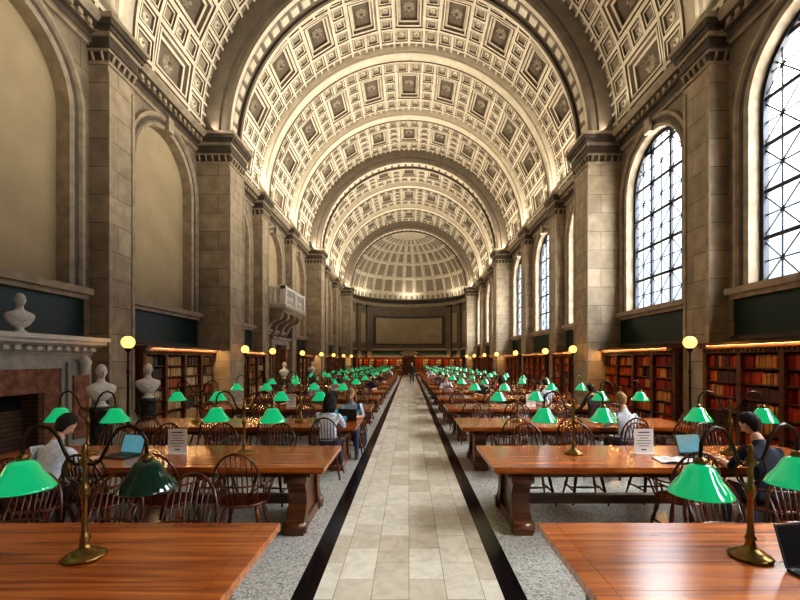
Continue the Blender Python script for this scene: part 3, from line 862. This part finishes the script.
def add_hand(b, wrist, fwd, side, k):
    f = Vector(fwd).normalized(); w = Vector(wrist); up = Vector((0, 0, 1)) if abs(f.z) < .9 else Vector((0, 1, 0)); r = f.cross(up).normalized()
    b.tube([w-f*.01, w+f*.03, w+f*.07, w+f*.09], [.024, .036, .04, .034], k, 10, flat=.45)
    for i, L in enumerate((.062, .074, .08, .07)):
        o = r*side*(i-1.5)*-.019
        p0 = w+f*.082+o; sp = f+r*side*(i-1.5)*-.05
        b.tube([p0, p0+sp*L*.45+up*.006, p0+sp*L*.78-up*.002, p0+sp*L-up*.01], [.0095, .009, .008, .006], k, 6)
    b.tube([w+f*.02+r*side*.026, w+f*.045+r*side*.05, w+f*.07+r*side*.058, w+f*.088+r*side*.055], [.013, .011, .0095, .007], k, 6)

def seated(name, loc, rz, shirt, pants, hair, lean=.25, headpitch=.5, yaw=0, long_=False, reach=.45, skin='skin', short=True):
    b = MB([skin, shirt, pants, hair, 'eye', 'lip', 'shoe'])
    t = Vector((0, sin(lean), cos(lean))); P = Vector((0, -.04, .575))
    nt = P+t*.60+Vector((0, .035, 0))
    J = {'pelvis': (P, (.15, .115)), 'waist': (P+t*.19, (.135, .10)), 'chest': (P+t*.36, (.155, .11)), 'neckb': (P+t*.47, (.085, .07)),
         'neck': (P+t*.53+Vector((0, .015, 0)), (.055, .055)), 'neckt': (nt, (.052, .052))}
    E = [('pelvis', 'waist', shirt), ('waist', 'chest', shirt), ('chest', 'neckb', shirt), ('neckb', 'neck', skin), ('neck', 'neckt', skin)]
    hands = []
    for s_, n in ((-1, 'L'), (1, 'R')):
        sh = P+t*.42+Vector((s_*.165, 0, 0)); wr = Vector((s_*.13, reach, .797))
        mid = (sh+wr)/2; el = mid+Vector((s_*.09, -.10, -.10))
        if (el-sh).length > .3: el = sh+(el-sh).normalized()*.3
        J['sh'+n] = (sh, (.068, .062)); J['ua'+n] = (sh.lerp(el, .45), .052); J['el'+n] = (el, .043)
        J['fa'+n] = (el.lerp(wr, .4), .038); J['wr'+n] = (wr, .025)
        E += [('chest', 'sh'+n, shirt), ('sh'+n, 'ua'+n, shirt), ('ua'+n, 'el'+n, shirt), ('el'+n, 'fa'+n, skin if short else shirt), ('fa'+n, 'wr'+n, skin)]
        hands.append((wr, Vector((-s_*.35, 1, -.05)), s_))
        hp = P+Vector((s_*.095, .02, -.02)); kn = Vector((s_*.13, .40, .53)); an = Vector((s_*.14, .36, .10))
        J['hp'+n] = (hp, .095); J['th'+n] = (hp.lerp(kn, .5), .08); J['kn'+n] = (kn, .062); J['ca'+n] = (kn.lerp(an, .35), .056); J['an'+n] = (an, .038)
        J['he'+n] = (Vector((s_*.14, .37, .045)), .04); J['to'+n] = (Vector((s_*.155, .56, .035)), .034)
        E += [('pelvis', 'hp'+n, pants), ('hp'+n, 'th'+n, pants), ('th'+n, 'kn'+n, pants), ('kn'+n, 'ca'+n, pants), ('ca'+n, 'an'+n, pants), ('an'+n, 'he'+n, 'shoe'), ('he'+n, 'to'+n, 'shoe')]
    add_body(b, J, E, 'pelvis')
    for w, f, s_ in hands: add_hand(b, w, f, -s_, skin)
    add_head(b, nt+Vector((0, .035+.045*sin(headpitch), .075)), headpitch, yaw, skin, hair, long_)
    return put(name, b.mesh(name), loc, rz)

def standing(name, loc, rz, shirt, pants, hair, skin='skin'):
    b = MB([skin, shirt, pants, hair, 'eye', 'lip', 'shoe'])
    V = Vector
    J = {'pelvis': (V((0, 0, .93)), (.15, .11)), 'waist': (V((0, 0, 1.1)), (.125, .095)), 'chest': (V((0, 0, 1.3)), (.155, .11)), 'neckb': (V((0, 0, 1.44)), (.07, .06)), 'neck': (V((0, .01, 1.5)), .05), 'neckt': (V((0, .015, 1.56)), .05)}
    E = [('pelvis', 'waist', shirt), ('waist', 'chest', shirt), ('chest', 'neckb', shirt), ('neckb', 'neck', skin), ('neck', 'neckt', skin)]
    for s_, n in ((-1, 'L'), (1, 'R')):
        sh = V((s_*.165, 0, 1.39)); el = V((s_*.23, -.02, 1.1)); wr = V((s_*.22, .08*s_, .86))
        J['sh'+n] = (sh, .065); J['el'+n] = (el, .043); J['wr'+n] = (wr, .025)
        E += [('chest', 'sh'+n, shirt), ('sh'+n, 'el'+n, shirt), ('el'+n, 'wr'+n, shirt)]
        hp = V((s_*.09, 0, .88)); kn = V((s_*.1, s_*.12+.03, .48)); an = V((s_*.1, s_*.2, .09))
        J['hp'+n] = (hp, .095); J['kn'+n] = (kn, .06); J['an'+n] = (an, .04); J['to'+n] = (an+V((0, .16, -.055)), .034)
        E += [('pelvis', 'hp'+n, pants), ('hp'+n, 'kn'+n, pants), ('kn'+n, 'an'+n, pants), ('an'+n, 'to'+n, 'shoe')]
        add_hand(b, wr, (0, .1, -1), s_, skin)
    add_body(b, J, E, 'pelvis')
    add_head(b, V((0, .03, 1.64)), .05, 0, skin, hair)
    return put(name, b.mesh(name), loc, rz)

for i, (x, r, nf, sh, hr, lg, ln, hpi, yw) in enumerate(PEOPLE):
    seated('seated_reader', (x, ROWS[r]+nf*.83, 0), 0 if nf < 0 else pi, sh, 'pants_d' if i == 0 else 'jeans', hr, ln, hpi, yw, lg, reach=.48)
standing('standing_visitor', (.22, 33.5, 0), pi, 'sh_dark', 'pants_d', 'hair_brown')

# ---- busts
def bust_mesh(ped=True, k='marble', kp='ped', z0=1.04):
    b = MB([k, kp])
    if ped:
        b.lathe([(0, 0), (.26, 0), (.26, .1), (.22, .14), (.18, .2), (.17, .5), (.17, .88), (.2, .94), (.24, .97), (.24, z0), (0, z0)], (0, 0, 0), kp, 20, cap=False)
    else: z0 = 0
    # socle, then draped shoulders and neck as one turned-and-flattened surface
    b.lathe([(.12, 0), (.12, .03), (.085, .05), (.065, .08), (.075, .11)], (0, 0, z0), k, 18)
    b.lathe([(.06, .06, .10), (.12, .09, .13), (.18, .115, .19), (.225, .13, .26), (.25, .135, .32), (.245, .125, .37), (.20, .11, .405), (.13, .095, .43),
             (.08, .08, .455), (.062, .066, .49), (.058, .062, .55), (.055, .06, .60)], (0, 0, z0), k, 28)
    for sx in (-1, 1):
        for q in range(3):
            b.tube([(sx*(.22-q*.05), -.03, z0+.385), (sx*(.17-q*.04), .085, z0+.345-q*.01), (sx*(.08-q*.02), .125, z0+.27), (-sx*.02, .115, z0+.2)], [.016, .02, .018, .01], k, 7)
    add_head(b, Vector((0, .03, z0+.64)), 0, 0, k, k, False, 1.12, k, k)
    return b.mesh('bust')
BM = bust_mesh(); BM2 = bust_mesh(False)
put('marble_bust_on_pedestal', BM, (-5.9, 9.72, 0), -2.4); put('marble_bust_on_pedestal', BM, (-5.66, 7.9, 0), -2.2)
put('marble_bust_on_pedestal', BM, (-5.7, 19.6, 0), -2.2); put('marble_bust_on_pedestal', BM, (-5.7, 25.2, 0), -2.2)
put('marble_bust', BM2, (-6.52, 7.2, 2.352), -2.0, scale=(.85, .85, .85))

# ---- table objects
def laptop(scr):
    b = MB(['lap', 'lapk', scr])
    b.box(-.17, .17, -.12, .12, 0, .016, 'lap'); b.box(-.155, .155, -.02, .10, .016, .018, 'lapk'); b.box(-.05, .05, -.10, -.035, .016, .0175, 'lapk')
    for r in range(4):
        for c in range(12): b.box(-.15+c*.025, -.13+c*.025, -.012+r*.027, .01+r*.027, .018, .021, 'lap')
    mt = Matrix.Translation((0, .12, .014)) @ Matrix.Rotation(radians(-18), 4, 'X')
    b.box(-.17, .17, 0, .008, 0, .225, 'lap', mt); b.box(-.16, .16, -.002, .0, .01, .215, scr, mt)
    b.tube([(-.12, .12, .014), (.12, .12, .014)], .008, 'lap', 8)
    return b.mesh('laptop')
L1 = laptop('screen'); L2 = laptop('screen_d')
put('laptop', L1, (-3.40, ROWS[1]-.06, .761), -.3); put('laptop', L2, (2.22, 2.22, .761), .12)
put('laptop', L1, (3.45, ROWS[1]-.04, .761), .2); put('laptop', L1, (-1.32, ROWS[2]+.0, .761), 0); put('laptop', L2, (-1.15, ROWS[2]+.3, .761), pi)
def sign():
    b = MB(['paper', 'ink'])
    b.box(-.11, .11, -.045, .045, 0, .008, 'paper'); b.box(-.115, .115, -.004, .004, .008, .30, 'paper')
    for i, w in enumerate((.07, .08, .05, .085, .085, .06)):
        z = .25-i*.032; b.box(-w, w, -.006, -.004, z, z+(.014 if i == 0 else .007), 'ink')
    b.box(-.03, .03, -.006, -.004, .04, .055, 'ink')
    return b.mesh('table_sign')
SM = sign()
for x, y in ((-2.82, ROWS[1]+.1), (2.86, ROWS[1]+.1), (-2.9, ROWS[3]), (3.0, ROWS[3]), (-2.8, ROWS[5]), (2.9, ROWS[5])): put('table_sign', SM, (x, y, .761), 0)
b = MB(['paper', 'ink', 'sh_navy'])
b.box(-.22, .22, -.15, .15, 0, .006, 'sh_navy')
for s_ in (-1, 1):
    rows = [[(s_*.21*i/8, y, .008+.02*sin(pi*min(1, i/8*1.1+.08))) for i in range(9)] for y in (-.14, .14)]
    b.grid(rows, 'paper', True)
    for i in range(7): b.box(*sorted((s_*.04, s_*.18)), -.11+i*.033, -.105+i*.033, .031, .032, 'ink')
OB = b.mesh('open_book')
put('open_book', OB, (-4.2, ROWS[1]-.3, .761), .1); put('open_book', OB, (3.55, ROWS[2]+.03, .761), .1); put('open_book', OB, (3.02, ROWS[1]-.3, .761), -.2)
b = MB(['sh_dark', 'bronze', 'sh_navy'])
def bp(d):
    e = .6
    return tuple(math.copysign(abs(c)**e, c) for c in d)
b.sphere((0, 0, .23), (.15, .10, .23), 'sh_dark', 20, 14, None, bp)
b.sphere((0, -.09, .17), (.11, .05, .12), 'sh_navy', 16, 10, None, bp)
for s_ in (-1, 1): b.tube([(s_*.08, .08, .43), (s_*.1, .15, .33), (s_*.1, .15, .18), (s_*.1, .09, .07)], .016, 'sh_dark', 6)
b.tube([(-.04, .03, .45), (-.03, .03, .49), (.03, .03, .49), (.04, .03, .45)], .009, 'sh_dark', 6)
b.tube([(-.13, -.05, .36), (0, -.12, .38), (.13, -.05, .36)], .004, 'bronze', 5)
put('backpack', b.mesh('backpack'), (-1.06, 9.25, 0), .5)
for i, y0 in enumerate(BAYS):
    e = 12 if y0 < 5 else (34 if y0 < 15 else 115)
    for sd in (-1, 1):
        strip_light((sd*6.5, y0+2.5, 9.58), (0, radians(133)*sd, 0), .3, 4.2, e, (1, .89, .72))
for aa in (30, 90, 150):
    a = radians(aa); strip_light((5.9*cos(a), YE+5.9*sin(a), 9.62), (radians(172), 0, a-pi/2), 2, .3, 22, (1, .89, .72))

# ---- world: bright high sky, hazy blue horizon, sunlit ground
w = bpy.data.worlds.new('sky'); scene.world = w; w.use_nodes = True
nt = w.node_tree; bg = nt.nodes['Background']
tc = N(nt, 'ShaderNodeTexCoord'); s = N(nt, 'ShaderNodeSeparateXYZ'); nt.links.new(tc.outputs['Generated'], s.inputs[0])
ma = N(nt, 'ShaderNodeMath', operation='MULTIPLY_ADD'); ma.inputs[1].default_value = .5; ma.inputs[2].default_value = .5
nt.links.new(s.outputs[2], ma.inputs[0])
r = N(nt, 'ShaderNodeValToRGB'); nt.links.new(ma.outputs[0], r.inputs['Fac'])
e = r.color_ramp.elements
e[0].position = 0; e[0].color = (.34, .31, .26, 1)
e[1].position = 1; e[1].color = (1, .97, .93, 1)
for p, c in ((.49, (.34, .31, .26)), (.505, (.018, .026, .038)), (.60, (.024, .031, .041)), (.68, (.045, .052, .062)), (.76, (.58, .56, .54))):
    q = e.new(p); q.color = (*c, 1)
nt.links.new(r.outputs['Color'], bg.inputs['Color']); bg.inputs['Strength'].default_value = 42

# ---- camera
cd = bpy.data.cameras.new('camera'); cam = bpy.data.objects.new('camera', cd); COL.objects.link(cam)
cam.location = (0, 0, 1.9); cam.rotation_euler = (pi/2, 0, 0)
cd.sensor_width = 36; cd.lens = 430/800*36; cd.shift_x = -9/800; cd.shift_y = 60/800; cd.clip_end = 200; cd.clip_start = .05
scene.camera = cam
scene.view_settings.view_transform = 'Standard'
try: scene.view_settings.look = 'Medium High Contrast'
except Exception as ex: print('look', ex)
scene.view_settings.exposure = 0.42
